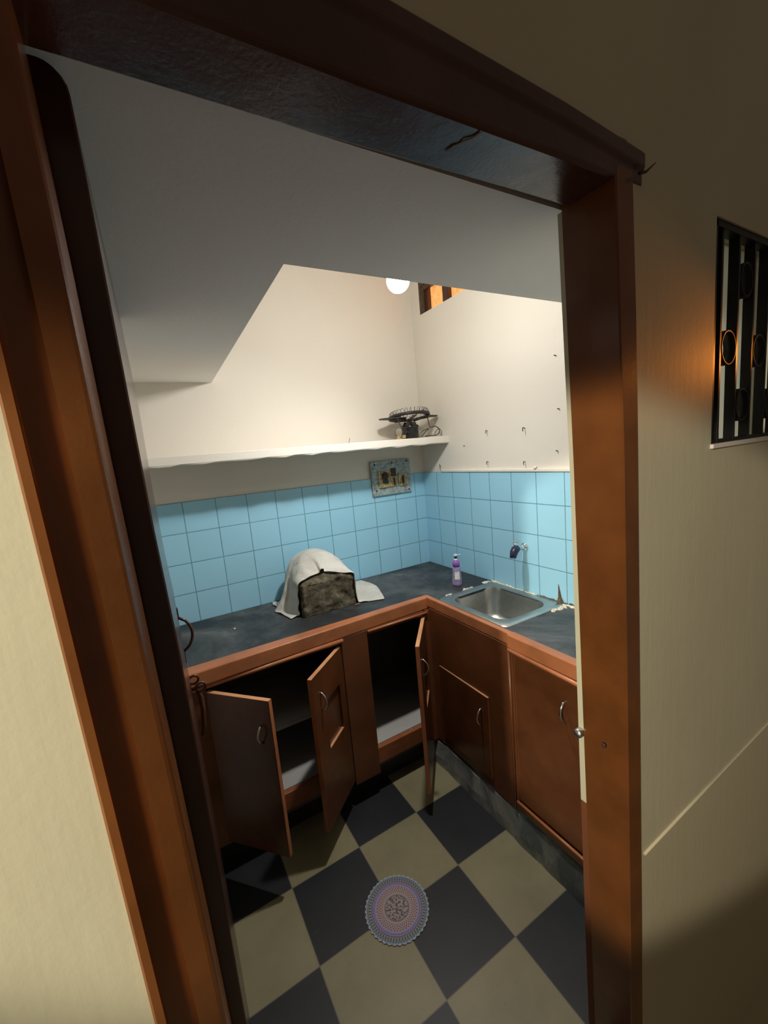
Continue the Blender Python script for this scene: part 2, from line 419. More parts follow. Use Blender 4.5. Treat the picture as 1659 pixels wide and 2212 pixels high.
# high window in the right wall
w2 = struct(empty('window_2', (.06, -.5, wz0)))
f = MB().box(.03, .09, wy0, wy1, wz0, wz0 + .012).box(.03, .09, wy0, wy1, wz1 - .05, wz1).box(.03, .09, wy1 - .046, wy1, wz0, wz1).box(.03, .09, wy0, wy0 + .05, wz0, wz1)
f.box(.028, .092, -.318, -.268, wz0, wz1).build('window_frame', M['framedark'], w2, bevel=.004)
MB().box(.001, .03, wy1 - .012, wy1, wz0, wz1).build('window_reveal', M['dirt'], w2)
for (a, c) in ((wy0 + .05, -.318), (-.268, wy1 - .046)):
    MB().box(.055, .060, a, c, wz0 + .012, wz1 - .05).build('window_pane', M['orange_pane'], w2)
MB().box(.012, .03, -.32, wy1 - .03, 2.60, 2.625).build('window_bar', M['framedark'], w2)
# ------------------------------------------------------------------ grille window in the hall wall
w1 = struct(empty('window_1', (.12, YF0, gz0)))
pitch = .0905
MB().box(gx0, gx1, -1.655, -1.650, gz0, gz1).build('window_pane', M['pane'], w1)
MB().box(gx0 - .004, gx1, -1.727, -1.655, gz0 - .008, gz0 + .003).build('window_sill', M['white'], w1, bevel=.002)
f = MB().box(gx0, gx0 + .018, -1.716, -1.656, gz0, gz1).box(gx0, gx1, -1.716, -1.690, gz1 - .016, gz1).box(gx0, gx1, -1.712, -1.690, gz0 + .003, gz0 + .012)
f.build('window_frame', M['iron'], w1)
xs = [-.3165 + pitch * k for k in range(10)]
for x in xs:
    MB().box(x, x + .0095, -1.713, -1.6905, gz0 + .005, gz1 - .01).build('grille_bar', M['iron'], w1, bevel=.001)
def ring_mb(cx, cz, rx=.030, rz=.042):
    b = MB(); n = 28; out = []
    for k in range(n):
        a = 2 * math.pi * k / n; ca, sa = math.cos(a), math.sin(a)
        out.append([(cx + rx * ca, -1.714, cz + rz * sa), (cx + (rx - .0035) * ca, -1.714, cz + (rz - .0035) * sa),
                    (cx + (rx - .0035) * ca, -1.688, cz + (rz - .0035) * sa), (cx + rx * ca, -1.688, cz + rz * sa)])
    out.append(out[0]); b.loft(out, cap=False, smooth=True); return b
for row, (cz, off) in enumerate(((1.862, 0), (1.722, 1), (2.03, 1))):
    for k in range(off, 9, 2):
        ring_mb(xs[k] + pitch / 2 + .003, cz, .040 if row < 2 else .034, .042).build('grille_ring', M['iron'], w1)

# ------------------------------------------------------------------ doorway: frame and leaf
d1 = struct(empty('door_1', (-1.15, -1.66, 0)))
b = MB()
def rj(z):
    i, o = lerp(RIN, z), lerp(ROUT, z); yb_ = -1.622 + .010 * min(1, max(0, z / 1.6))
    return [(i, YF0 - .0005, z), (i + .003, YF0 - .003, z), (o - .003, YF0 - .003, z), (o, YF0 - .001, z), (o, YF0 + .03, z), (o - .006, yb_, z), (i, yb_, z), (i - .001, -1.665, z)]
b.loft([rj(z) for z in (0, .364, 1.0, 1.619, 1.9, 2.15)])
b.build('door_jamb', M['frame'], d1)
b = MB()
def lx(z, dx, y): 
    s = (y - CAM.y) / .475
    return CAM.x + (lerp(LIN, z) + dx - CAM.x) * s
def lj(z):
    o = lerp(LOUT, z); i = lerp(LIN, z); w_ = i - o
    P = [(o, YF0 + .02), (o, -1.724), (o + w_ * .04, -1.727), (o + w_ * .16, -1.727), (o + w_ * .18, -1.722), (o + w_ * .58, -1.712), (o + w_ * .60, -1.7225), (o + w_ * .92, -1.7172),
         (o + w_ * .97, -1.7160), (i, -1.713), (i + .0005, -1.625), (o, -1.625)]
    return [(x, y, z) for x, y in P]
b.loft([lj(z) for z in (0, .5, 1.076, 1.4, 1.7, 1.9, 2.15)])
b.build('door_jamb', M['frame'], d1)
b = MB()
def lint(x, zb, zt):
    return [(x, YF0 - .008, zt), (x, YF0 - .008, zt - .025), (x, YF0 - .002, zt - .033), (x, YF0 - .002, zb + .004), (x, YF0 + .004, zb), (x, -1.627, zb), (x, -1.627, zt)]
b.loft([lint(-1.70, 2.110, 2.222), lint(-1.25, 2.1165, 2.215), lint(-.9, 2.127, 2.203), lint(-.672, 2.131, 2.187)])
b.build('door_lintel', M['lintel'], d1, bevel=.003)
# leaf, opened at a right angle into the kitchen
LR = [(0, -1.548), (1.09, -1.554), (1.44, -1.556), (1.61, -1.561), (1.98, -1.567), (2.14, -1.570)]; LL = [(0, -1.582), (1.6, -1.593), (2.14, -1.602)]
LF = [(0, -1.529), (1.1, -1.538), (1.33, -1.541), (1.51, -1.549), (1.88, -1.549), (2.18, -1.559)]
b = MB(); rings = []
for z in (.01, .5, 1.09, 1.33, 1.44, 1.61, 1.88, 1.98, 2.095, 2.104, 2.112, 2.118, 2.121, 2.122):
    k = min(1, max(0, (z - 2.096) / .026)); rd = .022 * (1 - math.sqrt(max(0, 1 - k * k))) if k > 0 else 0
    r, l = lerp(LR, z) - rd, lerp(LL, z)
    rings.append([(l, -1.605, z), (r - .002, -1.605, z), (r, -1.603, z), (lerp(LF, z) - rd, -.81, z), (lerp(LF, z) - rd - .002, -.80, z), (lerp(LF, z) - .04, -.80, z)])
b.loft(rings)
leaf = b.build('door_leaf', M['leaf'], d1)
hx = -1.542
pts = [(hx + .001, -.90, 1.262)] + [(hx + .031 * math.sin(math.pi * t / 8) ** .6, -.90, 1.262 - .104 * t / 8) for t in range(1, 8)] + [(hx + .001, -.90, 1.158)]
MB().tube(pts, .0042, 8).box(hx - .001, hx + .003, -.908, -.892, 1.258, 1.292).box(hx - .001, hx + .003, -.908, -.892, 1.125, 1.162).build('door_handle', M['brownmetal'], leaf)
la = MB().box(hx - .002, hx + .004, -.905, -.79, 1.00, 1.06)
for cz, cy, cx in ((1.045, -.86, hx + .014), (1.028, -.885, hx + .030)):
    la.tube([(cx + .014 * math.cos(2 * math.pi * k / 16), cy, cz + .013 * math.sin(2 * math.pi * k / 16)) for k in range(16)], .0038, 7, True)
la.tube([(hx + .005, -.87, 1.02), (hx + .046, -.87, 1.028)], .006, 8)
la.build('door_latch', M['brownmetal'], leaf)
MB().tube([(hx + .020, -.88, 1.018), (hx + .026, -.88, .99), (hx + .026, -.88, .95), (hx + .022, -.88, .90), (hx + .014, -.88, .87)], [.006, .0075, .007, .006, .004], 8).build('latch_rod', M['brownmetal'], leaf)
# bolt stud at the right jamb
MB().lathe([(.0, 0), (.010, 0), (.011, .003), (.011, .022), (.009, .024), (0, .024)], (-.738, -1.606, .953), 'x', 16).build('bolt_stud', M['steel'], d1)
CR = [(-1.0989, -1.6643), (-1.0963, -1.6785), (-1.0903, -1.684), (-1.0881, -1.6947), (-1.0803, -1.7008), (-1.0769, -1.711), (-1.076, -1.717)]
MB().tube([(x_, y_, 2.1198 + .0008 * ((i_ * 7) % 3 - 1)) for i_, (x_, y_) in enumerate(CR)], .0013, 6).build('paint_crack', M['chip'], d1)
MB().lathe([(0, 0), (.006, 0), (.0045, -.0012), (0, -.0012)], (-.7345, -1.672, .962), 'x', 12).build('nail_hole', M['rust'], d1)

# ------------------------------------------------------------------ worktop, plinths, cabinets
ZC = .9284
sx0, sx1, sy0, sy1 = -.352, -.062, -.995, -.640      # sink cut-out
wt = thing('worktop', (-.9, -.27, .87), 'L-shaped dusty black granite worktop with a brown painted front edge', 'worktop')
b = MB().box(XL, -.40, -.505, -.0085, .895, ZC).box(-.40, -.0085, sy1, -.0085, .895, ZC).box(-.40, sx0, YF1, sy1, .895, ZC).box(sx1, -.0085, YF1, sy1, .895, ZC).box(sx0, sx1, YF1, sy0, .895, ZC)
b.build('granite_slab', M['granite'], wt)
b = MB()
b.hexa([(XL, -.575, .866), (-.402, -.531, .866), (-.402, -.50, .866), (XL, -.50, .866), (XL, -.575, ZC - .001), (-.402, -.531, ZC - .001), (-.402, -.499, ZC + .002), (XL, -.503, ZC + .002)])
b.build('edge_trim', M['trim'], wt, bevel=.006, seg=3)
b = MB().box(-.418, -.392, -1.082, -.5, .88, ZC + .001)
b.build('edge_trim', M['trim'], wt, bevel=.004)
b = MB().box(-.428, -.388, YF1, -1.08, .872, ZC + .001)
b.build('edge_trim', M['trim'], wt, bevel=.005, seg=3)

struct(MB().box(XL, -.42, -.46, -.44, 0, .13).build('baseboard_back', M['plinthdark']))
b = MB()
n = 24; rings = []
for k in range(n + 1):
    y = -.44 - (1.6 - .44) * k / n; j = .006 * math.sin(k * 2.1) + .004 * math.sin(k * 5.3)
    rings.append([(-.395, y, 0), (-.434 + j * .4, y, 0), (-.431 + j * .7, y, .05), (-.419 + j * .4, y, .128 + j * .5), (-.395, y, .136)])
b.loft(rings); struct(b.build('baseboard_right', M['plinth']))

def make_door(parent, name, H, ang, wd, z0, z1, side, recess=None, th=.019, handle=None, hmat='chrome', edges=True):
    d = Vector((math.cos(R(ang)), math.sin(R(ang)), 0)); nrm = Vector((math.sin(R(ang)), -math.cos(R(ang)), 0)) * side
    H = Vector((H[0], H[1], 0))
    def P(s, z, t): q = H + d * s - nrm * t; return (q.x, q.y, z)
    def blk(b, s0, s1, a, c, t0=0, t1=th):
        b.hexa([P(s0, a, t0), P(s1, a, t0), P(s1, a, t1), P(s0, a, t1), P(s0, c, t0), P(s1, c, t0), P(s1, c, t1), P(s0, c, t1)])
    b = MB()
    if recess:
        r0, r1, q0, q1 = recess
        blk(b, 0, r0, z0, z1); blk(b, r1, wd, z0, z1); blk(b, r0, r1, z0, q0); blk(b, r0, r1, q1, z1)
        o = b.build(name, M['door'], parent)
        p = MB(); blk(p, r0, r1, q0, q1, .012, .0175); p.build('recessed_panel', M['door'], o)
    else:
        blk(b, 0, wd, z0, z1); o = b.build(name, M['door'], parent, bevel=.002)
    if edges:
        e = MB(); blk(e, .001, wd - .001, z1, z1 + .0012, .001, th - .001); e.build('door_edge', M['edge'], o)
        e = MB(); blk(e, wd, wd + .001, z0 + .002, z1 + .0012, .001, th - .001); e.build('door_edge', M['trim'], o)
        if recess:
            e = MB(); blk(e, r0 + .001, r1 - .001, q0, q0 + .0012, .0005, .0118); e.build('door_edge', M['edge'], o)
    if handle:
        s, za, zb = handle; hp = []
        for k in range(13):
            t = k / 12; q = H + d * s + nrm * (.026 * math.sin(math.pi * t) ** .7 - .001); hp.append((q.x, q.y, za + (zb - za) * t))
        MB().tube(hp, .0042, 8).build('door_handle', M[hmat], o)
    return o
YC = -.545
# unit with the open double door
c1 = thing('double_door_cabinet', (-1.2, -.40, .13), 'brown base cabinet with both doors swung open under the left end of the worktop', 'cabinet')
b = MB().box(XL, -1.486, YC, YC + .03, .16, .866).box(-.912, -.778, YC, YC + .035, .118, .866).box(-1.491, -.912, YC, YC + .03, .840, .866)
b.build('face_frame', M['wood'], c1, bevel=.002)
b = MB().tube([(XL, YC - .006, .855), (-.905, YC - .006, .858)], .009, 8)
b.build('moulding', M['trim'], c1)
MB().box(-1.491, -.912, YC + .006, YC + .03, .165, .246).build('bottom_rail', M['rail'], c1, bevel=.002)
MB().box(XL + .005, -.80, YC + .030, -.02, .225, .250).build('bottom_slab', M['slab'], c1)
MB().box(XL + .005, -.80, -.475, -.02, .505, .525).build('shelf', M['slab'], c1)
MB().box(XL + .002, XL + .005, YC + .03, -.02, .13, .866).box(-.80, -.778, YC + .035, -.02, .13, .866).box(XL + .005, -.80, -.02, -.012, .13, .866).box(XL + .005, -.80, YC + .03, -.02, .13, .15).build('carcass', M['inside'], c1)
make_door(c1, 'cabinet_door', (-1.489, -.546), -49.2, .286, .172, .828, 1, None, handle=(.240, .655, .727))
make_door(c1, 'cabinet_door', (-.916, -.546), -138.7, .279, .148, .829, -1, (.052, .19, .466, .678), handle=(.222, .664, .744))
# unit with the single open door
c2 = thing('single_door_cabinet', (-.6, -.40, .13), 'brown base cabinet with one open door at the inner corner', 'cabinet')
MB().box(-.778, -.440, YC, YC + .03, .842, .866).box(-.452, -.404, YC, YC + .03, .14, .866).build('face_frame', M['wood'], c2, bevel=.002)
MB().tube([(-.777, YC - .005, .860), (-.432, YC - .005, .858)], .006, 8).build('moulding', M['trim'], c2)
MB().box(-.778, -.455, YC + .004, YC + .03, .165, .248).build('bottom_rail', M['rail'], c2, bevel=.002)
MB().box(-.778, -.06, YC + .03, -.02, .225, .252).build('bottom_slab', M['slab'], c2)
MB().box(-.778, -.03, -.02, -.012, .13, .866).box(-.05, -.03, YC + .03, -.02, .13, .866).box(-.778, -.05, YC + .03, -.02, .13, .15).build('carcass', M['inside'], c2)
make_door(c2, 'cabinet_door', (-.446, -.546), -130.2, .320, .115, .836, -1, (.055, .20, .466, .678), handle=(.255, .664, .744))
# sink unit on the right run
XC = -.42
c3 = thing('sink_cabinet', (-.22, -.80, .14), 'brown cabinet under the sink with a low ajar door', 'cabinet')
MB().box(XC, XC + .025, -1.084, -.546, .592, .878).box(XC, XC + .025, -1.084, -.956, .145, .592).box(XC, XC + .025, -.605, -.546, .145, .592).box(XC + .004, XC + .025, -.956, -.605, .145, .190).build('face_frame', M['wood'], c3, bevel=.002)
MB().tube([(XC - .002, -1.083, .150), (XC - .002, -1.083, .88)], .006, 8).build('moulding', M['wood'], c3)
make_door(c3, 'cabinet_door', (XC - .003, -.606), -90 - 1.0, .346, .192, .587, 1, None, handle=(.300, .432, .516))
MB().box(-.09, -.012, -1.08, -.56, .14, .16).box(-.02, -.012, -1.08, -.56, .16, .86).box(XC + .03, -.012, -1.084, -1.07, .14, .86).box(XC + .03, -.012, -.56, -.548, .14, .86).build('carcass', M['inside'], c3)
# unit beside the doorway
c4_ = thing('end_cabinet', (-.22, -1.35, .14), 'brown cabinet with a closed door beside the doorway wall', 'cabinet')
MB().box(XC - .004, XC + .025, YF1, -1.088, .845, .872).box(XC, XC + .025, YF1, -1.50, .145, .845).box(XC - .002, XC + .025, -1.50, -1.088, .150, .186).box(XC, XC + .025, -1.100, -1.088, .186, .845).build('face_frame', M['wood'], c4_, bevel=.002)
MB().tube([(XC - .008, -1.088, .866), (XC - .008, -1.599, .860)], .008, 8).build('moulding', M['trim'], c4_)
MB().tube([(XC - .004, -1.095, .190), (XC - .004, -1.50, .192)], .0055, 8).build('moulding', M['trim'], c4_)
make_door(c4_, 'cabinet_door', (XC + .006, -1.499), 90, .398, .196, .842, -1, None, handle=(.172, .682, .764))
MB().box(XC + .03, -.012, -1.598, -1.588, .14, .86).box(-.02, -.012, -1.588, -1.09, .14, .86).build('carcass', M['inside'], c4_)

# ------------------------------------------------------------------ sink
sk = thing('sink', (-.2, -.82, ZC), 'stainless steel sink with a rounded square bowl set in the worktop', 'sink')
def rrect(x0, x1, y0, y1, r, z, n=7):
    o = []
    for cx, cy, a0 in ((x1 - r, y1 - r, 0), (x0 + r, y1 - r, 90), (x0 + r, y0 + r, 180), (x1 - r, y0 + r, 270)):
        for k in range(n): a = R(a0 + 90 * k / (n - 1)); o.append((cx + r * math.cos(a), cy + r * math.sin(a), z))
    return o
b = MB(); e = .004
b.loft([rrect(-.392, -.020, -1.045, -.592, .03, ZC + .001), rrect(-.389, -.023, -1.042, -.595, .03, ZC + .005), rrect(-.362, -.052, -1.006, -.628, .07, ZC + .005), rrect(-.354, -.060, -.998, -.636, .07, ZC + .0025)], cap=False, smooth=True)
b.build('sink_rim', M['steel'], sk)
b = MB()
b.loft([rrect(-.3545, -.0595, -.9985, -.6355, .07, ZC + .003), rrect(-.350, -.064, -.994, -.640, .068, ZC - .012), rrect(-.343, -.071, -.987, -.647, .065, ZC - .125), rrect(-.335, -.079, -.979, -.655, .06, ZC - .150), rrect(-.310, -.104, -.954, -.680, .05, ZC - .163), rrect(-.25, -.165, -.86, -.775, .04, ZC - .168)], cap=False, smooth=True)
f = b.bm.verts; b.bm.verts.ensure_lookup_table(); b.face(list(b.bm.verts)[-28:], False)
b.build('sink_bowl', M['steel'], sk)
MB().lathe([(.0, 0), (.03, 0), (.032, .003), (.024, .004), (.02, .001), (0, .001)], (-.2075, -.8175, ZC - .167), 'z', 24).build('sink_drain', M['chrome'], sk)
b = MB()
rnd = random.Random(3)
def smear(b, pts, s, seed):
    r_ = random.Random(seed)
    for i, (x, y) in enumerate(pts):
        b.blob((x + r_.uniform(-.004, .004), y + r_.uniform(-.004, .004), ZC + .001), (s * r_.uniform(.7, 1.3), s * r_.uniform(1.0, 2.0), .006 * r_.uniform(.6, 1.4)), seed * 50 + i, .3, 2)
smear(b, [(-.016, -.60 - .016 * k) for k in range(20)], .008, 5); smear(b, [(-.03 - .008 * k, -.583 + .002 * k) for k in range(5)], .009, 6)
tag(b.build('cement_smear', M['cement'], base=(-.016, -.75, ZC)), 'pale cement smeared along the back rim of the sink by the tiles', 'cement')
b = MB(); smear(b, [(-.022 - .012 * k, -1.052 - .004 * (k % 3)) for k in range(9)], .007, 8); smear(b, [(-.02, -1.06 - .012 * k) for k in range(4)], .008, 9)
tag(b.build('cement_smear', M['cement'], base=(-.06, -1.05, ZC)), 'pale cement lumps at the doorway side of the sink rim', 'cement')
b = MB(); smear(b, [(-.30 - .012 * k, -.588) for k in range(4)], .006, 12)
tag(b.build('cement_smear', M['cement'], base=(-.3, -.588, ZC)), 'short pale cement streak at the front left corner of the sink rim', 'cement')
b = MB(); smear(b, [(-.16 - .014 * k, -.588 + .001 * k) for k in range(5)], .006, 11)
tag(b.build('cement_smear', M['cement'], base=(-.2, -.588, ZC)), 'thin pale cement streak on the sink rim near the soap bottle', 'cement')
b = MB(); smear(b, [(-.012, -.90 - .012 * k) for k in range(16)], .009, 14)
b.loft([[(-.009, -1.008, ZC + .0), (-.03, -1.008, ZC), (-.03, -1.03, ZC), (-.009, -1.035, ZC)], [(-.009, -1.008, ZC + .03), (-.018, -1.008, ZC + .03), (-.018, -1.018, ZC + .025), (-.009, -1.02, ZC + .025)], [(-.0085, -1.004, ZC + .085), (-.010, -1.004, ZC + .085), (-.010, -1.006, ZC + .084), (-.0085, -1.006, ZC + .084)]])
tag(b.build('mortar_crust', M['dirt'], base=(-.012, -.98, ZC)), 'dark mortar crust with a pointed spike at the foot of the tiles behind the sink', 'mortar')

# ------------------------------------------------------------------ tap
tp = thing('tap', (0, -.82, 1.16), 'wall tap with a navy blue plastic spout above the sink', 'tap')
MB().lathe([(0, -.008), (.017, -.009), (.019, -.012), (.017, -.018), (.0115, -.02), (.0115, -.05), (.014, -.052), (.014, -.064), (0, -.064)], (0, -.82, 1.163), 'x', 20).build('tap_body', M['chrome'], tp)
MB().tube([(-.060, -.82, 1.163), (-.080, -.822, 1.160), (-.092, -.824, 1.148), (-.098, -.825, 1.134), (-.099, -.825, 1.124)], [.015, .020, .019, .0165, .0155], 14).build('tap_spout', M['navy'], tp)
b = MB().tube([(-.078, -.822, 1.176), (-.078, -.822, 1.190)], .006, 10)
for k in range(3):
    cx = -.060 - .014 * k
    b.tube([(cx + .006 * math.cos(2 * math.pi * j / 14), -.822, 1.196 + .006 * math.sin(2 * math.pi * j / 14)) for j in range(14)], .0018, 6, True)
b.build('tap_handle', M['chrome'], tp)

# ------------------------------------------------------------------ soap bottle
bt = thing('soap_bottle', (-.185, -.499, ZC), 'lilac pump bottle of hand soap on the worktop beside the sink', 'bottle')
B0 = (-.185, -.499, ZC + .0005)
MB().lathe([(0, 0), (.024, 0), (.0275, .004), (.028, .012), (.0255, .045), (.0215, .085), (.0195, .100), (.0165, .106), (.0175, .112), (.019, .120), (.0165, .132), (.010, .138), (0, .139)], B0, 'z', 28).build('bottle_body', M['lilac'], bt)
MB().lathe([(.0182, .107), (.0196, .120), (.017, .1325), (.0105, .1388)], B0, 'z', 24).build('bottle_shoulder', M['purple'], bt)
MB().lathe([(0, .1365), (.0095, .137), (.0095, .149), (0, .149)], B0, 'z', 18).build('pump_collar', M['whiteplastic'], bt)
MB().lathe([(0, .147), (.0075, .148), (.008, .160), (.004, .164), (0, .164)], B0, 'z', 16).build('pump_neck', M['navy'], bt)
MB().lathe([(0, .162), (.011, .163), (.012, .168), (.008, .174), (0, .174)], B0, 'z', 18).tube([(-.185, -.499, ZC + .169), (-.166, -.511, ZC + .170), (-.160, -.515, ZC + .166)], .0032, 8).build('pump_head', M['ltblue'], bt)
b = MB(); n = 9; rings = []
for k in range(n):
    a = R(-155 + 62 * k / (n - 1))
    rings.append([(-.185 + (r + .0008) * math.cos(a), -.499 + (r + .0008) * math.sin(a), ZC + h) for r, h in ((.0262, .040), (.0242, .060), (.0220, .082))])
b.loft(rings, cap=False, closed=False, smooth=True); b.build('bottle_label', M['label'], bt)

# ------------------------------------------------------------------ stone under a cloth
SX0, SX1, SY0, SY1 = -1.005, -.737, -.357, -.125
def stone_top(x, y):
    u = (x - (SX0 + SX1) / 2) / .134; v = (y - SY0) / (SY1 - SY0)
    return 1.092 + .105 * np.clip(v * 1.9, 0, 1) ** .8 * np.clip(1 - np.abs(u) ** 2.4, 0, 1) ** .7
b = MB()
n = 30; rr = random.Random(5)
def sp(i, j, k):
    return None
bm = b.bm
bmesh.ops.create_grid(bm, x_segments=2, y_segments=2, size=1); bmesh.ops.delete(bm, geom=list(bm.verts), context='VERTS')
from mathutils import noise as mn
N = 26
def disp(p, amp):
    q = Vector(p) * 22; return Vector((mn.noise(q), mn.noise(q + Vector((9, 0, 0))), mn.noise(q + Vector((0, 9, 0))))) * amp + Vector((mn.noise(q * 2.7), mn.noise(q * 2.7 + Vector((5, 0, 0))), mn.noise(q * 2.7 + Vector((0, 5, 0))))) * amp * .5
vc = {}
def sv(i, j, k):
    if (i, j, k) in vc: return vc[(i, j, k)]
    x = SX0 + (SX1 - SX0) * i / N; y = SY0 + (SY1 - SY0) * j / N; t = k / N
    z = ZC + (float(stone_top(x, y)) - ZC) * t
    p = Vector((x, y, z)); d = disp(p, .0085)
    if k == 0: d.z = 0
    if t > .99: d.z -= .006
    vc[(i, j, k)] = bm.verts.new(p + d); return vc[(i, j, k)]
for a in range(N):
    for c in range(N):
        for f in (0, N):
            b.face([sv(a, c, f), sv(a + 1, c, f), sv(a + 1, c + 1, f), sv(a, c + 1, f)], True)
            b.face([sv(a, f, c), sv(a + 1, f, c), sv(a + 1, f, c + 1), sv(a, f, c + 1)], True)
            b.face([sv(f, a, c), sv(f, a + 1, c), sv(f, a + 1, c + 1), sv(f, a, c + 1)], True)
tag(b.build('stone_block', M['stone'], base=(-.87, -.24, ZC)), 'rough brown stone block half covered by a cloth on the worktop', 'stone')

def drape():
    NX, NY = 84, 38; LX, LY = .78, .36
    gx = np.linspace(-LX / 2, LX / 2, NX); gy = np.linspace(0, LY, NY)
    X, Y = np.meshgrid(gx, gy, indexing='ij')
    ang = R(-7.0); cx, cy = -.850, SY0 - .006
    P = np.stack([cx + X * math.cos(ang) - Y * math.sin(ang), cy + X * math.sin(ang) + Y * math.cos(ang), np.full_like(X, 1.235)], -1)
    rs = np.random.RandomState(2); P[..., 2] += .004 * rs.rand(NX, NY)
    P[..., 0] += .016 * np.sin(Y * 40 + X * 9); P[..., 1] += .010 * np.sin(X * 34 + Y * 12); P[..., 2] += .012 * np.sin(X * 37) * np.sin(Y * 29 + 1)
    V = np.zeros_like(P); dxr, dyr = LX / (NX - 1) * 1.07, LY / (NY - 1) * 1.06; dd = math.hypot(dxr, dyr)
    S = slice(None)
    cons = []
    for off, L in (((1, 0), dxr), ((0, 1), dyr), ((1, 1), dd), ((1, -1), dd)):
        for par in (0, 1):
            cons.append((off, L, par))
    I, J = np.meshgrid(np.arange(NX), np.arange(NY), indexing='ij')
    pairs = []
    for (ox, oy), L, par in cons:
        sel = ((I if ox else J) % 2 == par) & (I + ox < NX) & (J + oy < NY) & (J + oy >= 0)
        a = (I[sel] * NY + J[sel]); c = ((I[sel] + ox) * NY + J[sel] + oy); pairs.append((a, c, L, 1.0))
    for ox, oy, L in ((2, 0, 2 * dxr), (0, 2, 2 * dyr)):
        for par in (0, 1):
            sel = (((I if ox else J) // 2) % 2 == par) & (I + ox < NX) & (J + oy < NY)
            a = (I[sel] * NY + J[sel]); c = ((I[sel] + ox) * NY + J[sel] + oy); pairs.append((a, c, L, .10))
    P = P.reshape(-1, 3); V = np.zeros_like(P); dt = .008; mg = .007
    for step in range(330):
        V[:, 2] -= 9.8 * dt; V *= .985; Q = P + V * dt
        for it in range(10):
            for a, c, L, k in pairs:
                d = Q[c] - Q[a]; ln = np.sqrt((d * d).sum(1)) + 1e-9; g = (ln - L) / ln * .5 * k
                if k < 1: g = np.where(ln < L, g, 0)
                Q[a] += d * g[:, None]; Q[c] -= d * g[:, None]
            x, y, z = Q[:, 0], Q[:, 1], Q[:, 2]
            ins = (x > SX0 - mg) & (x < SX1 + mg) & (y > SY0 - mg) & (y < SY1 + mg)
            T = stone_top(np.clip(x, SX0, SX1), np.clip(y, SY0, SY1)) + mg
            ins &= z < T
            pens = np.stack([T - z, x - (SX0 - mg), (SX1 + mg) - x, y - (SY0 - mg), (SY1 + mg) - y], 1)
            w = pens.argmin(1); pm = pens.min(1)
            for q, (axis, sg) in enumerate(((2, 1), (0, -1), (0, 1), (1, -1), (1, 1))):
                s_ = ins & (w == q); Q[s_, axis] += sg * pm[s_]
                for ax2 in range(3):
                    if ax2 != axis: Q[s_, ax2] += (P[s_, ax2] - Q[s_, ax2]) * .55
            f = Q[:, 2] < ZC + .003; Q[f, 2] = ZC + .003; Q[f, 0] += (P[f, 0] - Q[f, 0]) * .5; Q[f, 1] += (P[f, 1] - Q[f, 1]) * .5
            Q[:, 1] = np.minimum(Q[:, 1], -.014)
        V = (Q - P) / dt; sp = np.sqrt((V * V).sum(1)); V *= np.minimum(1, 1.2 / (sp + 1e-9))[:, None]; P = Q
    return P.reshape(NX, NY, 3)
G = drape()
gu = np.gradient(G, axis=0); gv = np.gradient(G, axis=1); nn = np.cross(gu, gv); nn /= np.linalg.norm(nn, axis=2, keepdims=True) + 1e-9
for i in range(G.shape[0]):
    for j in range(G.shape[1]):
        q = Vector((i * .16 + j * .05, j * .11 - i * .04, 0)); am = abs(mn.noise(q)) * .010 + abs(mn.noise(q * 2.6 + Vector((3, 1, 0)))) * .005
        G[i, j] += (nn[i, j] if nn[i, j, 2] >= 0 or abs(nn[i, j, 2]) < .5 else -nn[i, j]) * am * (1 if True else 0)
b = MB(); vv = [[b.bm.verts.new(tuple(G[i, j])) for j in range(G.shape[1])] for i in range(G.shape[0])]
for i in range(G.shape[0] - 1):
    for j in range(G.shape[1] - 1): b.face([vv[i][j], vv[i + 1][j], vv[i + 1][j + 1], vv[i][j + 1]], True)
tag(b.build('cloth', M['cloth'], base=(-.87, -.24, ZC), solid=.0022, sub=1), 'crumpled white cotton cloth draped over the brown stone block', 'cloth')
b = MB().blob((-1.311, -.243, ZC + .003), (.005, .007, .003), 4, .2, 2)
tag(b.build('crumb', M['whiteplastic'], base=(-1.311, -.243, ZC)), 'tiny white crumb on the black worktop left of the covered stone', 'crumb')
b = MB().blob((-.735, -.375, ZC + .004), (.018, .011, .005), 6, .2, 2)
tag(b.build('pebble', M['dirt'], base=(-.735, -.375, ZC)), 'small flat brown stone chip beside the front right corner of the stone block', 'stone chip')

# ------------------------------------------------------------------ shelf and what is on it
ZS = 1.741
b = MB(); n = 40; rings = []
for k in range(n + 1):
    x = XL + (0 - XL) * k / n; j = .0025 * math.sin(k * 1.7) + .0018 * math.sin(k * 4.1)
    rings.append([(x, 0, ZS - .042), (x, -.276, ZS - .040 + j), (x, -.279, ZS - .035), (x, -.279, ZS - .002), (x, -.277, ZS), (x, 0, ZS)])
b.loft(rings)
tag(b.build('wall_shelf', M['white'], base=(-.85, -.14, ZS - .04)), 'long white painted concrete shelf across the back wall above the blue tiles', 'shelf')
tag(MB().tube([(-.563, -.10, ZS + .001), (-.558, -.10, ZS + .015), (-.552, -.10, ZS + .032)], .0012, 6).build('twig', M['wire'], base=(-.56, -.10, ZS)), 'thin dark twig standing up on the shelf left of the fan', 'twig')
fn = thing('exhaust_fan', (-.185, -.165, ZS), 'dismantled black exhaust fan lying face up at the corner end of the shelf', 'fan')
FC = Vector((-.183, -.155, ZS))
MB().lathe([(0, .0005), (.046, .001), (.049, .004), (.049, .062), (.052, .065), (.052, .076), (.040, .082), (.034, .098), (.014, .100), (.014, .118), (0, .118)], FC, 'z', 26).build('motor', M['black'], fn)
hz = ZS + .122
b = MB()   # mounting plate: ring with two pointed ears
n = 40; ro, ri = .122, .096; d_ = Vector((.985, -.17, 0)); e_ = Vector((.17, .985, 0))
rings = []
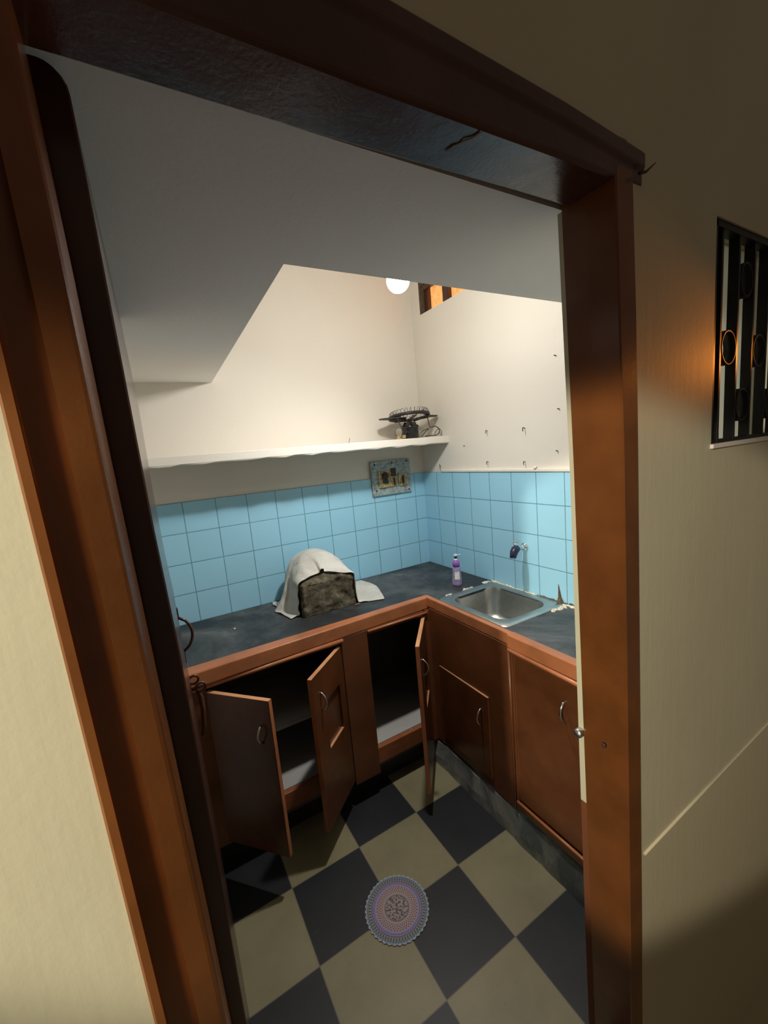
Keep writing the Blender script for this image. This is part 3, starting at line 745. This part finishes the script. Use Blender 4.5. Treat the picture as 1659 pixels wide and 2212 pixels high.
for k in range(n + 1):
    a = 2 * math.pi * k / n; u = d_ * math.cos(a) + e_ * math.sin(a)
    tl = .012 * math.cos(a)
    rings.append([FC + u * r + Vector((0, 0, h - .013 * math.sin(a))) for r, h in ((ri, .122), (ro, .122), (ro, .138), (ri + .004, .131))])
b.loft(rings, cap=False, smooth=True)
for sg in (1, -1):
    P = [(.085, -.085), (.178, -.026), (.184, 0), (.178, .022), (.085, .085)]
    b.poly([FC + d_ * (u * sg) * (.97 if sg > 0 else 1.02) + e_ * v + Vector((0, 0, .121)) for u, v in P], (0, 0, .006))
    b.tube([FC + d_ * (sg * .028) + Vector((0, 0, .105)), FC + d_ * (sg * .075) + Vector((0, 0, .116)), FC + d_ * (sg * .118) + Vector((0, 0, .121))], .006, 6)
b.build('mounting_ring', M['darkmetal'], fn)
for k in range(3):
    b = MB(); a0 = R(120 * k + 25); rings = []
    for q in range(6):
        r = .018 + .070 * q / 5; wd = R(30 - 9 * abs(q - 3)) if q else R(40); row = []
        for s_ in range(5):
            a = a0 + wd * (s_ / 4 - .5) * 1.6; row.append(FC + Vector((r * math.cos(a), r * math.sin(a), .120 + .022 * (s_ / 4 - .5) - .1 * r * math.sin(a))))
        rings.append(row)
    b.loft(rings, cap=False, closed=False, smooth=True); b.build('fan_blade', M['darkmetal'], fn, solid=.0016)
b = MB(); pts = []
for k in range(26 * 14):                     # sprung wire guard: a coil bent round the ring
    a = 2 * math.pi * k / (26 * 14); ph = 2 * math.pi * k / 14
    u = d_ * math.cos(a) + e_ * math.sin(a); pts.append(FC + u * (.098 + .018 * math.cos(ph)) + Vector((0, 0, .146 + .017 * math.sin(ph) - .012 * math.sin(a))))
b.tube(pts, .0011, 5, True); b.build('wire_guard', M['wire'], fn)
def loopy(name, pts, r=.0022):
    pts = [Vector(p) for p in pts]; out = []
    for i in range(len(pts) - 1):
        p0, p1, p2, p3 = pts[max(0, i - 1)], pts[i], pts[i + 1], pts[min(len(pts) - 1, i + 2)]
        for q in range(8):
            t = q / 8; out.append(.5 * ((2 * p1) + (p2 - p0) * t + (2 * p0 - 5 * p1 + 4 * p2 - p3) * t * t + (3 * p1 - p0 - 3 * p2 + p3) * t ** 3))
    out.append(pts[-1]); MB().tube(out, r, 6).build(name, M['wire'], fn)
def fp(dx, dy, dz): return FC + Vector((dx, dy, dz))
loopy('cord', [fp(-.115, -.05, .118), fp(-.112, -.07, .080), fp(-.09, -.075, .045), fp(-.055, -.07, .037), fp(-.040, -.03, .045)], .0032)
loopy('cord', [fp(-.04, -.06, .055), fp(-.075, -.08, .062), fp(-.108, -.085, .035), fp(-.118, -.085, .012), fp(-.10, -.08, .004), fp(-.07, -.085, .004), fp(-.04, -.07, .006)])
loopy('cord', [fp(-.10, -.03, .004), fp(-.125, -.03, .035), fp(-.11, -.03, .065), fp(-.075, -.03, .055), fp(-.085, -.03, .012)], .0014)
loopy('cord', [fp(-.06, -.09, .004), fp(-.092, -.09, .026), fp(-.075, -.09, .048), fp(-.05, -.09, .03)], .0014)
loopy('cord', [fp(.045, -.05, .012), fp(.075, -.06, .040), fp(.092, -.06, .052), fp(.055, -.05, .040), fp(.045, -.04, .030)])
loopy('cord', [fp(.04, -.09, .008), fp(.075, -.09, .009), fp(.125, -.085, .010), fp(.150, -.08, .025), fp(.150, -.075, .050), fp(.125, -.07, .062), fp(.095, -.07, .058), fp(.092, -.06, .090), fp(.096, -.05, .118)], .0026)
loopy('cord', [fp(.155, -.09, .003), fp(.160, -.09, .022), fp(.150, -.085, .045), fp(.128, -.08, .034), fp(.115, -.08, .012)], .0018)
tag(MB().box(-.300, -.262, -.225, -.185, ZS + .0005, ZS + .024).build('capacitor', M['bakelite'], base=(-.28, -.2, ZS), bevel=.003), 'small yellowed block lying on the shelf under the left side of the fan', 'electrical part')

# ------------------------------------------------------------------ switchboard
sb = thing('switchboard', (-.257, -.008, 1.52), 'worn blue-grey switchboard with a yellowed socket below the shelf', 'switchboard')
px0, px1, pz0, pz1 = -.397, -.117, 1.418, 1.629; Ys = -.009
MB().box(px0, px1, Ys - .014, Ys, pz0, pz1).build('board', M['plate'], sb, bevel=.003)
def sbx(u0, u1, v0, v1, d0, d1): return MB().box(px0 + u0 * .28, px0 + u1 * .28, Ys - d1, Ys - d0, pz1 - v1 * .211, pz1 - v0 * .211)
so = sbx(.16, .47, .30, .78, .014, .022).build('socket', M['bakelite'], sb, bevel=.003)
MB().lathe([(0, 0), (.024, 0), (.024, -.003), (0, -.003)], (px0 + .315 * .28, Ys - .0215, pz1 - .44 * .211), 'y', 20).build('socket_hole', M['rust'], so)
sbx(.25, .39, .54, .66, .0215, .024).build('socket_hole', M['black'], so)
sbx(.49, .61, .24, .48, .014, .018).build('fuse_slot', M['rust'], sb)
sw = sbx(.47, .62, .50, .78, .014, .019).build('switch', M['bakelite'], sb, bevel=.002)
sbx(.53, .56, .52, .74, .019, .026).build('switch_rocker', M['rust'], sw)
sw = sbx(.66, .88, .42, .79, .014, .022).build('switch', M['bakelite'], sb, bevel=.003)
sbx(.75, .79, .50, .72, .022, .030).build('switch_rocker', M['rust'], sw)
for u, v in ((.09, .10), (.92, .07), (.09, .85), (.93, .92), (.53, .09)):
    MB().lathe([(0, 0), (.006, 0), (.005, -.003), (0, -.003)], (px0 + u * .28, Ys - .0142, pz1 - v * .211), 'y', 12).build('screw', M['rust'], sb)

# ------------------------------------------------------------------ nails and hooks in the right wall
def nail(y, z, hook, label, s=1.0):
    b = MB()
    if hook: b.tube([(0, y, z), (-.012 * s, y, z + .004), (-.018 * s, y - .004, z - .002), (-.016 * s, y - .004, z - .012 * s)], .0018 * s, 6)
    else: b.tube([(0, y, z), (-.012 * s, y, z + .001)], .0022 * s, 7)
    tag(b.build('wall_hook' if hook else 'nail', M['darkmetal'], base=(0, y, z)), label, 'hook' if hook else 'nail', 'hooks and nails in the right wall')
nail(-1.016, 2.017, 0, 'topmost dark nail in the bare right wall')
nail(-1.026, 1.796, 0, 'nail in the right wall second from the top, near the doorway jamb')
nail(-.839, 1.732, 1, 'bent hook at the start of a crack in the right wall', 1.15)
nail(-.596, 1.740, 1, 'bent hook in the right wall midway between shelf end and cracked hook')
nail(-.414, 1.674, 0, 'nail in the right wall nearest to the shelf end', .9)
nail(-1.013, 1.619, 0, 'lowest straight nail in the right wall near the doorway jamb')
nail(-.591, 1.580, 1, 'left one of the two hooks just above the tile ledge')
nail(-.834, 1.574, 1, 'right one of the two hooks just above the tile ledge')
tag(MB().tube([(0, -.186, 1.560), (-.012, -.190, 1.575), (-.016, -.20, 1.548)], .0014, 6).build('wire_stub', M['wire'], base=(0, -.19, 1.55)), 'thin wire stub at the tile ledge beneath the shelf end', 'wire')
tag(MB().blob((-.012, -.90, 1.548), (.008, .009, .008), 9, .2, 2).build('wall_plug', M['white'], base=(-.012, -.9, 1.548)), 'round plaster lump on the tile ledge of the right wall', 'plaster lump')

# ------------------------------------------------------------------ lamp
lp = thing('ceiling_lamp', (-.672, -.876, HC), 'lit round white bulb hanging just behind the loft edge', 'lamp')
L0 = Vector((-.672, -.876, 2.286))
b = MB(); prof = [(0, -.041)] + [(.041 * math.cos(R(a)), .041 * math.sin(R(a))) for a in range(-80, 21, 10)] + [(.034, .028), (0, .028)]
b.lathe(prof, L0, 'z', 28).build('bulb', M['bulb'], lp)
lamp('bulb_down_light', 'SPOT', L0 + Vector((0, 0, -.046)), DOWN, (1.0, .975, .94), L0 + Vector((-.30, .08, -1)), spot_size=R(172), spot_blend=1.0, shadow_soft_size=.03)
MB().lathe([(0, .0285), (.034, .029), (.026, .05), (.016, .062), (.016, .085), (.020, .087), (.020, .125), (.008, .135), (0, .135)], L0, 'z', 22).build('lamp_holder', M['bulbend'], lp)
MB().tube([L0 + Vector((0, 0, .134)), (-.672, -.876, HC - .001)], .003, 6).build('cord', M['wire'], lp)

# ------------------------------------------------------------------ mat on the floor
b = MB(); n = 160
rim = [(MATC[0] + (.118 + .0022 * math.cos(40 * 2 * math.pi * k / n)) * math.cos(2 * math.pi * k / n), MATC[1] + (.118 + .0022 * math.cos(40 * 2 * math.pi * k / n)) * math.sin(2 * math.pi * k / n), .0005) for k in range(n)]
b.poly(rim, (0, 0, .0035))
tag(b.build('round_mat', M['mat'], base=(MATC[0], MATC[1], 0)), 'round purple and grey patterned mat on the checkered floor', 'mat')
# twig caught at the corner of the door frame
tag(MB().tube([(-.704, -1.733, 2.142), (-.690, -1.738, 2.145), (-.672, -1.745, 2.160)], [.003, .0025, .001], 6).build('splinter', M['framedark'], base=(-.69, -1.735, 2.145)), 'dark splinter sticking out at the top right corner of the door frame', 'splinter')

for o in list(bpy.data.objects):
    if '_w' in o: del o['_w']
